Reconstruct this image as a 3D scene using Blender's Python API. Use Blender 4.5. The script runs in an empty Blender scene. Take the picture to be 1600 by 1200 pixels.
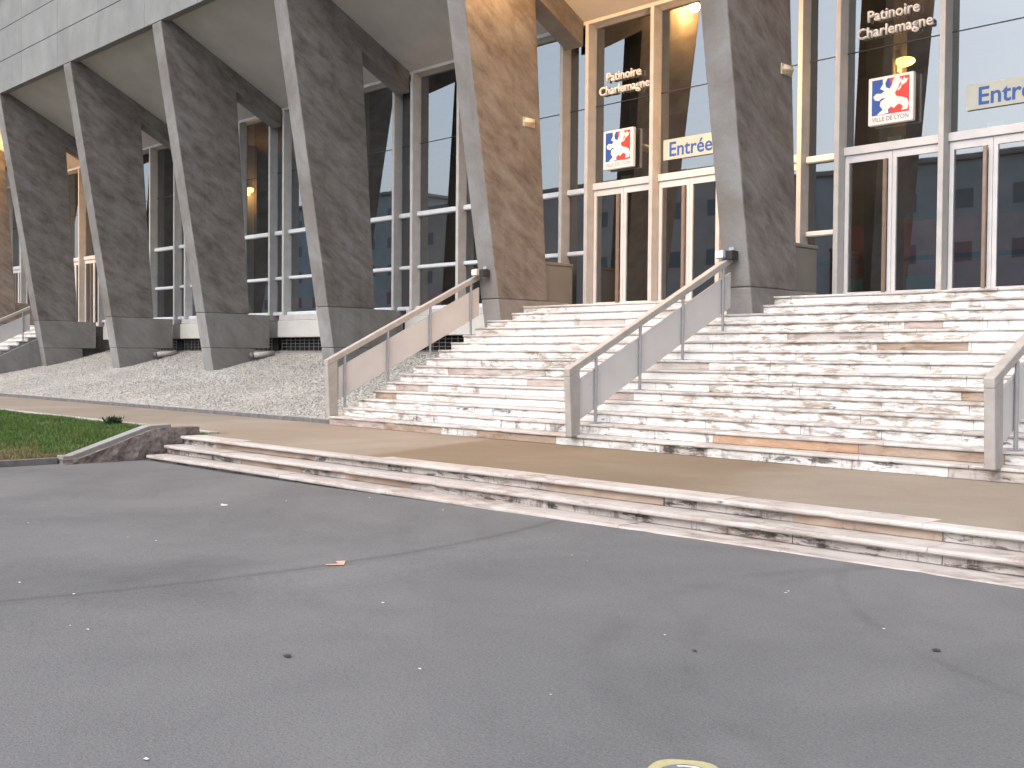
import bpy, bmesh, math, random
import numpy as np
from mathutils import Matrix, Vector
rnd = random.Random(7)
S_ = bpy.context.scene
COL = S_.collection
R = math.radians

# ------------------------------------------------------------------ camera
cam = bpy.data.cameras.new('camera')
camo = bpy.data.objects.new('camera', cam); COL.objects.link(camo)
r_ = Vector((0.69629, 0.71771, 0.00852)); d_ = Vector((0.02305, -0.01050, -0.99968)); f_ = Vector((-0.71739, 0.69626, -0.02386))
m = Matrix.Identity(4)
for i in range(3):
    m[i][0] = r_[i]; m[i][1] = -d_[i]; m[i][2] = -f_[i]
m[2][3] = 1.6
camo.matrix_world = m
cam.sensor_width = 36; cam.lens = 1723 / 1600 * 36
cam.clip_start = .1; cam.clip_end = 600
S_.camera = camo

# ------------------------------------------------------------------ sky, sun, exposure (flat evening overcast)
SUN_EL, SUN_AZ = R(46), R(176)          # azimuth clockwise from +Y
w = bpy.data.worlds.new('World'); S_.world = w; w.use_nodes = True
nt = w.node_tree; nt.nodes.clear()
sky = nt.nodes.new('ShaderNodeTexSky'); sky.sky_type = 'NISHITA'; sky.sun_disc = False
sky.sun_elevation = SUN_EL; sky.sun_rotation = SUN_AZ; sky.altitude = 200
sky.air_density = 1.0; sky.dust_density = 4.0; sky.ozone_density = 1.0
hs = nt.nodes.new('ShaderNodeHueSaturation'); hs.inputs['Saturation'].default_value = .5
bg = nt.nodes.new('ShaderNodeBackground'); bg.inputs['Strength'].default_value = .15
ow = nt.nodes.new('ShaderNodeOutputWorld')
nt.links.new(sky.outputs[0], hs.inputs['Color']); nt.links.new(hs.outputs[0], bg.inputs[0]); nt.links.new(bg.outputs[0], ow.inputs[0])
sl = bpy.data.lights.new('sun', 'SUN'); sl.energy = .6; sl.angle = R(70); sl.color = (1, .965, .92)
so = bpy.data.objects.new('sun', sl); COL.objects.link(so)
sd = Vector((math.sin(SUN_AZ) * math.cos(SUN_EL), math.cos(SUN_AZ) * math.cos(SUN_EL), math.sin(SUN_EL)))
so.rotation_euler = sd.to_track_quat('Z', 'Y').to_euler()
vs = S_.view_settings; vs.view_transform = 'Standard'; vs.look = 'None'; vs.exposure = 1.2; vs.gamma = 1; vs.use_curve_mapping = False

# ------------------------------------------------------------------ material helpers
class NT:
    def __init__(s, name):
        s.m = bpy.data.materials.new(name); s.m.use_nodes = True
        s.t = s.m.node_tree; s.b = s.t.nodes['Principled BSDF']; s.o = s.t.nodes['Material Output']
        s.pos = s.n('ShaderNodeNewGeometry').outputs['Position']
        s.rand = s.n('ShaderNodeObjectInfo').outputs['Random']
    def n(s, k): return s.t.nodes.new(k)
    def l(s, a, b):
        if isinstance(a, (int, float)): b.default_value = a
        elif isinstance(a, tuple): b.default_value = a if len(a) == len(b.default_value) else (*a, 1)
        else: s.t.links.new(a, b)
    def map(s, vec, scale=(1, 1, 1), rot=(0, 0, 0), loc=(0, 0, 0)):
        n = s.n('ShaderNodeMapping'); s.l(vec, n.inputs[0]); n.inputs['Scale'].default_value = scale
        n.inputs['Rotation'].default_value = rot; n.inputs['Location'].default_value = loc; return n.outputs[0]
    def noise(s, scale, vec=None, detail=4, rough=.55, dist=0):
        n = s.n('ShaderNodeTexNoise'); s.l(vec or s.pos, n.inputs['Vector']); n.inputs['Scale'].default_value = scale
        n.inputs['Detail'].default_value = detail; n.inputs['Roughness'].default_value = rough; n.inputs['Distortion'].default_value = dist
        return n.outputs[0]
    def vor(s, scale, vec=None, feat='F1'):
        n = s.n('ShaderNodeTexVoronoi'); n.feature = feat; s.l(vec or s.pos, n.inputs['Vector']); n.inputs['Scale'].default_value = scale
        return n.outputs
    def ramp(s, fac, *stops):
        n = s.n('ShaderNodeValToRGB'); s.l(fac, n.inputs[0]); e = n.color_ramp.elements
        while len(e) < len(stops): e.new(.5)
        for el, (p, c) in zip(e, stops):
            el.position = p; el.color = (*c, 1) if isinstance(c, tuple) else (c, c, c, 1)
        return n.outputs[0]
    def mix(s, fac, a, b, mode='MIX'):
        n = s.n('ShaderNodeMix'); n.data_type = 'RGBA'; n.blend_type = mode
        s.l(fac, n.inputs[0]); s.l(a, n.inputs[6]); s.l(b, n.inputs[7]); return n.outputs[2]
    def math(s, op, a, b=0., clamp=False):
        n = s.n('ShaderNodeMath'); n.operation = op; n.use_clamp = clamp; s.l(a, n.inputs[0]); s.l(b, n.inputs[1]); return n.outputs[0]
    def sep(s, vec=None):
        n = s.n('ShaderNodeSeparateXYZ'); s.l(vec or s.pos, n.inputs[0]); return n.outputs
    def bump(s, h, strength=.3, dist=.01):
        n = s.n('ShaderNodeBump'); s.l(h, n.inputs['Height']); n.inputs['Strength'].default_value = strength; n.inputs['Distance'].default_value = dist
        s.l(n.outputs[0], s.b.inputs['Normal'])
    def fin(s, col, rough=.8, spec=.3, metal=0):
        s.l(col, s.b.inputs['Base Color']); s.l(rough, s.b.inputs['Roughness']); s.l(spec, s.b.inputs['Specular IOR Level'])
        s.b.inputs['Metallic'].default_value = metal; return s.m
def g3(v): return (v, v, v)
def plain(name, c, rough=.6, var=.12, metal=0, spec=.4, scale=6):
    k = NT(name); n = k.noise(scale, detail=5)
    lo = tuple(x * (1 - var) for x in c); hi = tuple(min(1, x * (1 + var)) for x in c)
    return k.fin(k.ramp(n, (.3, lo), (.7, hi)), rough, spec, metal)

M = {}
def mk_concrete(name, base, streak=1., warm=(1.0, .93, .87)):
    k = NT(name)
    # formwork streaks on the cheeks (faces along the fin), plain casting elsewhere
    nx = k.sep(k.n('ShaderNodeNewGeometry').outputs['Normal'])[0]
    side = k.ramp(k.math('ABSOLUTE', nx), (.4, 0.), (.6, 1.))
    r = k.map(k.pos, rot=(R(35), 0, 0))
    st = k.noise(2.3, k.map(r, scale=(.6, .55, 1.7)), 9, .70, .25)
    s2 = k.noise(2.6, k.map(r, scale=(.5, .30, 3.0), loc=(7, 3, 1)), 8, .68, .3)
    bl = k.noise(.8, None, 6, .62, .4)
    fi = k.noise(34, None, 5, .75)
    dr = k.noise(1.0, k.map(k.pos, scale=(3.5, 3.5, .3)), 5, .6, .3)
    lo, md, hi = tuple(base * (1 - .40 * streak) * x for x in warm), tuple(base * x for x in warm), g3(base * (1 + .28 * streak))
    cs = k.ramp(st, (.32, lo), (.5, md), (.7, hi))
    cs = k.mix(k.ramp(s2, (.56, 0.), (.70, .55 * streak)), cs, k.mix(1., cs, (.56, .52, .50), 'MULTIPLY'))
    cf = k.ramp(bl, (.32, tuple(base * 1.0 * x for x in warm)), (.62, g3(base * 1.22)))
    c = k.mix(side, cf, cs)
    c = k.mix(k.ramp(bl, (.36, .7), (.62, 0.)), c, k.mix(1., c, (.78, .75, .73), 'MULTIPLY'))
    c = k.mix(k.ramp(dr, (.56, 0.), (.74, .4)), c, k.mix(1., c, (.68, .66, .65), 'MULTIPLY'))
    c = k.mix(k.ramp(fi, (.35, .3), (.6, 0.)), c, k.mix(1., c, (.62, .61, .60), 'MULTIPLY'))
    k.bump(k.math('ADD', k.math('MULTIPLY', k.math('MULTIPLY', st, side), .6), k.math('MULTIPLY', fi, .35)), .4, .02)
    return k.fin(c, .88, .25)
M['fin'] = mk_concrete('board_marked_concrete', .19, 1., (1.0, .91, .84))
M['plinth'] = mk_concrete('plinth_concrete', .23, .45, (1, .97, .93))
def mk_fascia():
    k = NT('fascia_concrete')
    dr = k.noise(1.0, k.map(k.pos, scale=(.9, .9, .45)), 7, .65, .2); bl = k.noise(1.1, None, 7, .65); fi = k.noise(30)
    c = k.ramp(dr, (.3, (.185, .192, .192)), (.55, (.215, .22, .217)), (.75, (.245, .248, .242)))
    c = k.mix(k.ramp(bl, (.4, .6), (.62, 0.)), c, k.mix(1., c, (.8, .79, .78), 'MULTIPLY'))
    c = k.mix(k.ramp(k.rand, (0., 0.), (1., .5)), c, k.mix(1., c, (.86, .87, .88), 'MULTIPLY'))
    k.bump(k.math('ADD', k.math('MULTIPLY', fi, .4), bl), .3, .01)
    return k.fin(c, .85, .3)
M['fascia'] = mk_fascia()
def mk_soffit():
    k = NT('soffit_plaster')
    bl = k.noise(.9, None, 5, .6); fi = k.noise(22)
    c = k.ramp(bl, (.3, (.42, .40, .38)), (.7, (.50, .48, .455)))
    k.bump(fi, .2, .006); return k.fin(c, .9, .2)
M['soffit'] = mk_soffit()
def mk_marble(name, lo, mid, hi, dirt=.75, soot=0.):
    k = NT(name)
    a = k.noise(2.1, k.map(k.pos, scale=(.55, 1, 2.5)), 6, .65, .8)
    b = k.noise(5.5, k.map(k.pos, scale=(.6, 1.2, 2.6)), 6, .7, .5)
    off = k.map(k.pos, loc=(13.7, 4.1, 9.3)); e = k.noise(.42, off, 3, .5)
    f = k.noise(46, None, 4, .7)
    c = k.ramp(a, (.3, lo), (.5, mid), (.68, hi))
    c = k.mix(k.ramp(k.rand, (.0, .0), (.8, .10), (.95, .35), (1., .55)), c, k.mix(1., c, (.90, .86, .83), 'MULTIPLY'))
    dm = k.math('MULTIPLY', k.ramp(b, (.47, 0.), (.60, 1.)), k.ramp(e, (.42, .12), (.56, 1.)))
    c = k.mix(k.math('MULTIPLY', dm, dirt), c, k.mix(1., c, (.48, .39, .32), 'MULTIPLY'))
    bk = k.noise(7.5, k.map(k.pos, scale=(.35, 1, 1.4), loc=(3, 8, 1)), 6, .72, .3)
    c = k.mix(k.ramp(bk, (.63 - soot, 0.), (.70 - soot, .85)), c, (.05, .038, .03))
    dp = k.noise(3.2, k.map(k.pos, scale=(1.5, .6, .5), loc=(1, 2, 3)), 7, .75, .2)
    c = k.mix(k.ramp(dp, (.60 - soot * .8, 0.), (.70 - soot, .8 * dirt)), c, k.mix(1., c, (.24, .20, .18), 'MULTIPLY'))
    c = k.mix(k.ramp(f, (.35, .25), (.6, 0.)), c, k.mix(1., c, (.7, .68, .66), 'MULTIPLY'))
    k.bump(k.math('ADD', b, k.math('MULTIPLY', f, .4)), .3, .008)
    return k.fin(c, .62, .35)
M['riser'] = mk_marble('white_marble', (.52, .515, .51), (.66, .665, .665), (.72, .73, .735), 1.0)
M['sooty'] = mk_marble('grimy_marble', (.48, .47, .465), (.62, .62, .62), (.68, .69, .695), .9, .075)
M['tread'] = mk_marble('worn_marble_tread', (.36, .34, .325), (.48, .465, .45), (.56, .55, .54), .75)
M['tan_stone'] = mk_marble('tan_stone', (.27, .20, .15), (.36, .275, .215), (.42, .335, .275), .6)
M['orange_stone'] = mk_marble('orange_stone', (.34, .21, .135), (.44, .285, .19), (.49, .35, .26), .6)
M['pink_stone'] = mk_marble('pink_stone', (.33, .265, .245), (.44, .365, .34), (.50, .435, .41), .6)
M['nosing'] = mk_marble('pinkish_limestone', (.34, .305, .285), (.45, .415, .395), (.52, .495, .475), .7)
M['lowriser'] = mk_marble('stained_limestone', (.30, .265, .25), (.44, .40, .385), (.53, .50, .485), .95, .10)
def mk_asphalt():
    k = NT('asphalt')
    a = k.noise(.35, None, 5, .6, .5); b = k.noise(1.7, None, 5, .6); v = k.vor(95)[0]; f = k.noise(70, None, 5, .75)
    st = k.noise(.9, k.map(k.map(k.pos, rot=(0, 0, R(38))), scale=(.25, 2.2, 1)), 5, .6, .3)
    c = k.ramp(a, (.3, (.130, .132, .136)), (.7, (.180, .181, .183)))
    c = k.mix(k.ramp(b, (.38, .5), (.62, 0.)), c, k.mix(1., c, (.90, .90, .91), 'MULTIPLY'))
    c = k.mix(k.ramp(st, (.56, 0.), (.72, .4)), c, k.mix(1., c, (.84, .83, .83), 'MULTIPLY'))
    c = k.mix(k.ramp(k.noise(28, None, 6, .8), (.38, .5), (.52, 0.)), c, k.mix(1., c, (.80, .80, .81), 'MULTIPLY'))
    c = k.mix(k.ramp(f, (.35, .8), (.5, .0)), c, k.mix(1., c, (.64, .64, .65), 'MULTIPLY'))
    c = k.mix(k.ramp(f, (.56, .0), (.70, .55)), c, (.27, .27, .27))
    x = k.sep(); msk = k.noise(1.3, None, 4, .6)
    fine = k.noise(9, None, 3, .6)
    for cx, cy, r, wd, am in ((-15.7, 5.1, 8.65, .075, .52), (-15.9, 5.1, 8.95, .05, .25), (-1.6, 6.4, 3.0, .14, .26), (-.9, 6.9, 3.4, .10, .2), (-.2, 9.4, 4.4, .06, .28)):
        dx = k.math('SUBTRACT', x[0], cx); dy = k.math('SUBTRACT', x[1], cy)
        d = k.math('SQRT', k.math('ADD', k.math('MULTIPLY', dx, dx), k.math('MULTIPLY', dy, dy)))
        d = k.math('ADD', d, k.math('MULTIPLY', k.math('SUBTRACT', fine, .5), .09))
        d = k.math('DIVIDE', k.math('ABSOLUTE', k.math('SUBTRACT', d, r)), wd)
        fac = k.math('MULTIPLY', k.math('MULTIPLY', k.ramp(d, (.2, 1.), (1., 0.)), am), k.ramp(msk, (.40, .75 if am > .5 else 0.), (.6, 1.)))
        c = k.mix(k.math('MULTIPLY', fac, .75), c, (.055, .055, .057))
    # oil patch and thin cracks
    dx = k.math('MULTIPLY', k.math('ADD', x[0], 7.75), 1.5); dy = k.math('SUBTRACT', x[1], 3.95)
    d = k.math('SQRT', k.math('ADD', k.math('MULTIPLY', dx, dx), k.math('MULTIPLY', dy, dy)))
    d = k.math('ADD', d, k.math('MULTIPLY', k.math('SUBTRACT', b, .5), 1.2))
    c = k.mix(k.ramp(d, (.2, .38), (.75, 0.)), c, (.065, .065, .068))
    k.bump(k.math('ADD', k.math('MULTIPLY', v, .6), f), .55, .006)
    return k.fin(c, .92, .08)
M['asphalt'] = mk_asphalt()
def mk_terrace():
    k = NT('tan_resin_gravel')
    a = k.noise(.45, None, 4, .5, .6); b = k.noise(1.9, None, 6, .62); f = k.noise(80, None, 4, .7)
    c = k.ramp(a, (.33, (.235, .195, .155)), (.52, (.262, .222, .180)), (.68, (.292, .254, .212)))
    c = k.mix(k.ramp(b, (.35, .45), (.6, 0.)), c, k.mix(1., c, (.86, .85, .83), 'MULTIPLY'))
    x = k.sep()
    # darker damp patch with one straight diagonal side
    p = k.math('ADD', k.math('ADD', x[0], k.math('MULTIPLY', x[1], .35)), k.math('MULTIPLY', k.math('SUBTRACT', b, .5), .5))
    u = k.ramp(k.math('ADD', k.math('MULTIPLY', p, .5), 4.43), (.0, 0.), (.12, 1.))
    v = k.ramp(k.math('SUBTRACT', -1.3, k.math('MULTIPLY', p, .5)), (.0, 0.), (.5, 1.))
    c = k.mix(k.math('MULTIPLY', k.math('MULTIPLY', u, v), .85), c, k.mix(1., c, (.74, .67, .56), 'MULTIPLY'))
    c = k.mix(k.ramp(f, (.36, .45), (.55, 0.)), c, k.mix(1., c, (.68, .66, .63), 'MULTIPLY'))
    k.bump(f, .4, .005); return k.fin(c, .85, .25)
M['terrace'] = mk_terrace()
def mk_pebble():
    k = NT('pale_pebble')
    a = k.vor(16)[1]; s = k.n('ShaderNodeSeparateColor'); k.l(a, s.inputs[0])
    c = k.ramp(s.outputs[0], (.0, (.24, .23, .215)), (.35, (.33, .32, .30)), (.7, (.40, .39, .37)), (1., (.34, .315, .275)))
    b = k.noise(.5, None, 4, .6); c = k.mix(k.ramp(b, (.4, .55), (.6, 0.)), c, k.mix(1., c, (.78, .77, .76), 'MULTIPLY'))
    k.bump(k.noise(60), .3, .004); return k.fin(c, .85, .3)
M['pebble'] = mk_pebble()
M['bed'] = plain('gravel_bed', (.28, .27, .255), .95, .3, scale=14)
def mk_grass():
    k = NT('grass_blade')
    b = k.noise(.9, None, 4, .6)
    x = k.sep(); t = k.ramp(k.math('ADD', k.math('MULTIPLY', k.math('SUBTRACT', 8.4, x[1]), .35), k.math('MULTIPLY', k.math('SUBTRACT', b, .5), 2.2)), (.45, 0.), (.75, 1.))
    c = k.ramp(k.noise(30), (.3, (.045, .082, .018)), (.6, (.08, .145, .03)), (.8, (.125, .185, .05)))
    c = k.mix(k.math('MULTIPLY', t, .8), c, (.19, .135, .075)); k.b.inputs['Transmission Weight'].default_value = 0
    return k.fin(c, .6, .3)
M['grass'] = mk_grass()
M['soil'] = plain('lawn_soil', (.085, .085, .035), .95, .35, scale=5)
M['leaf'] = plain('shrub_leaf', (.03, .055, .02), .6, .4, scale=20)
def mk_rough():
    k = NT('rough_dark_stone')
    v = k.vor(11)[0]; n = k.noise(9, None, 6, .7)
    c = k.ramp(n, (.3, (.09, .075, .07)), (.55, (.19, .165, .155)), (.75, (.27, .245, .23)))
    k.bump(k.math('ADD', v, n), .8, .03); return k.fin(c, .95, .2)
M['rough'] = mk_rough()
M['cap'] = mk_concrete('cap_concrete', .24, .3, (1, .98, .94))
M['kerbdark'] = plain('dark_edging', (.13, .125, .125), .85, .3)
M['kerb'] = plain('pale_edging', (.42, .40, .37), .85, .25)
M['white'] = plain('white_painted_metal', (.54, .54, .555), .42, .07, scale=3)
M['grey_al'] = plain('grey_painted_mullion', (.43, .425, .42), .5, .10, scale=4)
M['bar'] = plain('white_window_bar', (.58, .60, .63), .4, .06)
M['rail'] = plain('beige_grey_rail', (.34, .315, .295), .55, .12, scale=5)
M['panel'] = plain('grey_beige_panel', (.52, .505, .495), .55, .06, scale=2)
M['steel'] = plain('steel_tube', (.32, .32, .34), .4, .1, .5)
M['handle'] = plain('bronze_handle', (.28, .21, .165), .35, .12, .5)
M['dark'] = plain('shade_and_joint_black', (.012, .012, .012), .9, .3)  # near-black colour painting shade in eaves gap and vents; also dark panel joints
M['spandrel'] = plain('white_spandrel', (.46, .455, .43), .6, .07, scale=2)
M['grille'] = plain('grille_metal', (.14, .14, .14), .5, .1)
M['yellow'] = plain('yellow_panel', (.62, .44, .06), .5, .1)
M['fixture'] = plain('lamp_housing', (.50, .44, .33), .45, .1)
M['flood'] = plain('floodlight_housing', (.33, .36, .39), .4, .15)
M['lens'] = plain('floodlight_lens', (.62, .68, .72), .15, .1)
M['black'] = plain('black_plastic', (.03, .028, .028), .5, .2)
M['letter'] = plain('letter_white', (.70, .69, .685), .5, .03)
M['blue'] = plain('print_blue', (.03, .085, .34), .5, .04)
M['lblue'] = plain('letter_blue', (.022, .085, .30), .5, .05)
M['red'] = plain('print_red', (.70, .055, .045), .5, .04)
M['ink'] = plain('print_ink', (.10, .10, .13), .5, .05)
M['banner'] = plain('banner_cream', (.40, .42, .385), .6, .05)
M['roomwall'] = plain('lobby_wall', (.15, .11, .085), .85, .25, scale=1)
M['roomred'] = plain('lobby_counter', (.30, .085, .05), .6, .2, scale=2)
M['roomfloor'] = plain('lobby_floor', (.09, .07, .06), .35, .2, scale=2)
M['pillar'] = plain('lobby_pillar', (.13, .12, .11), .8, .15, scale=2)
M['teal'] = plain('lobby_teal', (.10, .28, .27), .6, .15, scale=2)
M['bcream'] = plain('block_render', (.44, .37, .32), .85, .1, scale=.6)
M['bgrey'] = plain('block_concrete', (.36, .34, .32), .85, .12, scale=.6)
M['block1'] = plain('block_pale', (.44, .50, .51), .85, .15, scale=.4)
M['block2'] = plain('block_cream', (.56, .50, .45), .85, .12, scale=.4)
M['screen'] = plain('screen_grey', (.20, .19, .175), .5, .08, scale=2)
M['bwin'] = plain('block_window', (.17, .20, .22), .15, .1)
M['paper'] = plain('paper_white', (.75, .75, .74), .6, .05)
M['chalk'] = plain('salmon_paint', (.55, .36, .28), .8, .15, scale=40)
M['ypaint'] = plain('pale_yellow_paint', (.40, .365, .20), .6, .12, scale=40)
M['bpaint'] = plain('slate_blue_paint', (.13, .17, .215), .6, .2, scale=40)
M['exitg'] = plain('exit_box_green', (.40, .55, .38), .5, .05)
def mk_glass():
    k = NT('window_glass'); t = k.t; t.nodes.remove(k.b)
    tr = k.n('ShaderNodeBsdfTransparent'); tr.inputs[0].default_value = (.62, .66, .63, 1)
    gl = k.n('ShaderNodeBsdfGlossy'); gl.inputs['Roughness'].default_value = .012; gl.inputs[0].default_value = (.88, .95, 1, 1)
    n = k.noise(.7, None, 2, .4); bp = k.n('ShaderNodeBump'); bp.inputs['Strength'].default_value = .018; bp.inputs['Distance'].default_value = .05
    k.l(n, bp.inputs['Height']); k.l(bp.outputs[0], gl.inputs['Normal'])
    fr = k.n('ShaderNodeFresnel'); fr.inputs[0].default_value = 2.6
    fac = k.math('ADD', k.math('MULTIPLY', fr.outputs[0], 1.0), .06)
    mx = k.n('ShaderNodeMixShader'); k.l(fac, mx.inputs[0]); k.l(tr.outputs[0], mx.inputs[1]); k.l(gl.outputs[0], mx.inputs[2])
    k.l(mx.outputs[0], k.o.inputs[0]); return k.m
M['glass'] = mk_glass()
def mk_emit(name, c, s):
    k = NT(name); k.b.inputs['Emission Color'].default_value = (*c, 1); k.b.inputs['Emission Strength'].default_value = s
    return k.fin(c, .4)
M['lampon'] = mk_emit('lit_lamp_glass', (1, .70, .30), 7)
M['lampon2'] = mk_emit('lit_lobby_lamp', (1, .60, .16), 2.4)

# ------------------------------------------------------------------ object helpers
def obj(name, me, mat, parent=None):
    o = bpy.data.objects.new(name, me); COL.objects.link(o)
    if mat is not None and not me.materials: me.materials.append(M[mat])
    if parent is not None: o.parent = parent
    return o
def tag(o, label=None, cat=None, group=None, kind=None):
    if label: o['label'] = label
    if cat: o['category'] = cat
    if group: o['group'] = group
    if kind: o['kind'] = kind
    return o
def empty(name, loc, label=None, cat=None, group=None):
    o = bpy.data.objects.new(name, None); COL.objects.link(o); o.location = loc; o.empty_display_size = .2
    bpy.context.view_layer.update()
    return tag(o, label, cat, group)
def pym(name, v, f, smooth=False):
    me = bpy.data.meshes.new(name); me.from_pydata([tuple(x) for x in v], [], f); me.update()
    if smooth: me.polygons.foreach_set('use_smooth', [True] * len(me.polygons))
    return me
CUBE = {}
def boxmesh(name, dx, dy, dz, bev=.004):
    key = (name, round(dx, 4), round(dy, 4), round(dz, 4), bev)
    if key in CUBE: return CUBE[key]
    bm = bmesh.new(); bmesh.ops.create_cube(bm, size=1); bmesh.ops.scale(bm, vec=(dx, dy, dz), verts=bm.verts)
    if bev: bmesh.ops.bevel(bm, geom=list(bm.edges), offset=min(bev, .3 * min(dx, dy, dz)), segments=1, affect='EDGES')
    me = bpy.data.meshes.new(name); bm.to_mesh(me); bm.free(); CUBE[key] = me; return me
def box(name, x0, x1, y0, y1, z0, z1, mat, parent=None, bev=.004):
    me = boxmesh(name + mat, x1 - x0, y1 - y0, z1 - z0, bev)
    o = obj(name, me, mat, parent); p = Vector(((x0 + x1) / 2, (y0 + y1) / 2, (z0 + z1) / 2))
    o.location = p - (parent_world(parent) if parent is not None else Vector())
    return o
def parent_world(p):
    v = Vector()
    while p is not None: v += p.location; p = p.parent
    return v
def at(o, parent):          # mesh given in world coordinates under a parent that only translates
    o.location = -parent_world(parent); return o
def prism(name, poly, x0, x1, mat, parent=None, bev=0):
    n = len(poly); v = [(x0, y, z) for y, z in poly] + [(x1, y, z) for y, z in poly]
    f = [list(range(n))[::-1], [n + i for i in range(n)]] + [[i, (i + 1) % n, n + (i + 1) % n, n + i] for i in range(n)]
    me = pym(name, v, f)
    bm = bmesh.new(); bm.from_mesh(me); bmesh.ops.recalc_face_normals(bm, faces=bm.faces)
    if bev: bmesh.ops.bevel(bm, geom=list(bm.edges), offset=bev, segments=1, affect='EDGES')
    bm.to_mesh(me); bm.free()
    o = obj(name, me, mat, parent)
    return at(o, parent) if parent is not None else o
def bmo(name, bm, mat, parent=None, smooth=False):
    me = bpy.data.meshes.new(name); bm.to_mesh(me); bm.free()
    if smooth: me.polygons.foreach_set('use_smooth', [True] * len(me.polygons))
    o = obj(name, me, mat, parent)
    return at(o, parent) if parent is not None else o
def add_box(bm, x0, x1, y0, y1, z0, z1):
    r = bmesh.ops.create_cube(bm, size=1)['verts']
    bmesh.ops.scale(bm, vec=(x1 - x0, y1 - y0, z1 - z0), verts=r); bmesh.ops.translate(bm, vec=((x0 + x1) / 2, (y0 + y1) / 2, (z0 + z1) / 2), verts=r)
def add_tube(bm, a, b, r, seg=10):
    a, b = Vector(a), Vector(b); d = b - a
    res = bmesh.ops.create_cone(bm, segments=seg, radius1=r, radius2=r, depth=d.length, cap_ends=True)['verts']
    bmesh.ops.transform(bm, matrix=Matrix.Translation((a + b) / 2) @ d.to_track_quat('Z', 'Y').to_matrix().to_4x4(), verts=res)
def add_ball(bm, c, rx, ry, rz, sub=2):
    v = bmesh.ops.create_icosphere(bm, subdivisions=sub, radius=1)['verts']
    bmesh.ops.scale(bm, vec=(rx, ry, rz), verts=v); bmesh.ops.translate(bm, vec=c, verts=v)
def text(name, s, width, loc, mat, parent, extrude=.0, height=None, center=True, bold=0.):
    cu = bpy.data.curves.new(name, 'FONT'); cu.body = s; cu.size = 1; cu.extrude = 0; cu.offset = bold; cu.resolution_u = 3
    to = bpy.data.objects.new(name + '_tmp', cu); COL.objects.link(to); bpy.context.view_layer.update()
    me = bpy.data.meshes.new_from_object(to.evaluated_get(bpy.context.evaluated_depsgraph_get()))
    bpy.data.objects.remove(to); bpy.data.curves.remove(cu)
    co = np.array([v.co for v in me.vertices]); x0, x1 = co[:, 0].min(), co[:, 0].max()
    sc = width / (x1 - x0); sy = sc if height is None else height
    bm = bmesh.new(); bm.from_mesh(me)
    for v in bm.verts:                       # lie on the facade: x right, z up, facing -y
        x, y = v.co.x, v.co.y; v.co = ((x - (x0 + x1) / 2 if center else x - x0) * sc, 0, y * sy)
    if extrude:
        r = bmesh.ops.extrude_face_region(bm, geom=list(bm.faces))
        bmesh.ops.translate(bm, vec=(0, extrude, 0), verts=[g for g in r['geom'] if isinstance(g, bmesh.types.BMVert)])
    bmesh.ops.recalc_face_normals(bm, faces=bm.faces)
    bm.to_mesh(me); bm.free(); me.name = name
    me.materials.clear(); o = obj(name, me, mat, parent)
    o.location = Vector(loc) - (parent_world(parent) if parent is not None else Vector()); return o

# ------------------------------------------------------------------ calibrated dimensions (metres)
ZP, RI, TR, Y0 = .284, .1628, .3427, 12.205       # terrace height, riser, tread, first riser
XL, XR = -17.60, 1.45                             # ends of the great stair
SP, W = 6.3327, .547                              # fin spacing and thickness
C = lambda i: -10.840 + (i - 6) * SP              # right face of fin i
CC = lambda i: C(i) - W / 2
YD = 18.834; YG = YD + .28                        # mullion face, glass
ZL = ZP + 15 * RI                                 # landing
YK = lambda k: Y0 + (k - 1) * TR
front = lambda z: 16.7247 - .169 * z
rear = lambda z: 17.95 - .071 * z
FIRST, LAST = -1, 8

# ------------------------------------------------------------------ ground: asphalt, terrace
def sstep(t): t = max(0, min(1, t)); return t * t * (3 - 2 * t)
gx = [-260, -120, -60, -40, -30, -24, -20, -18, -16, -14, -12, -10, -8, -6, -4, -2, 0, 3, 6, 12, 25, 60, 160]
gy = [-220, -90, -45, -20, -10, -5, -2, 0, 2, 4, 6, 8, 9.3, 14, 30, 90]
gz = lambda x: -.075 * sstep((-5 - x) / 10)
v = [(x, y, gz(x)) for y in gy for x in gx]; n = len(gx)
f = [(j * n + i, j * n + i + 1, (j + 1) * n + i + 1, (j + 1) * n + i) for j in range(len(gy) - 1) for i in range(n - 1)]
tag(obj('asphalt_ground', pym('asphalt_ground', v, f, True), 'asphalt'), kind='structure')
LX = -16.60                                        # left end of the low steps
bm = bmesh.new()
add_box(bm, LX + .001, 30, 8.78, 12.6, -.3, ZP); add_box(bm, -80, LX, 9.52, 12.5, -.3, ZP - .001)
tag(bmo('terrace_pavement', bm, 'terrace'), kind='structure')

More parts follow.
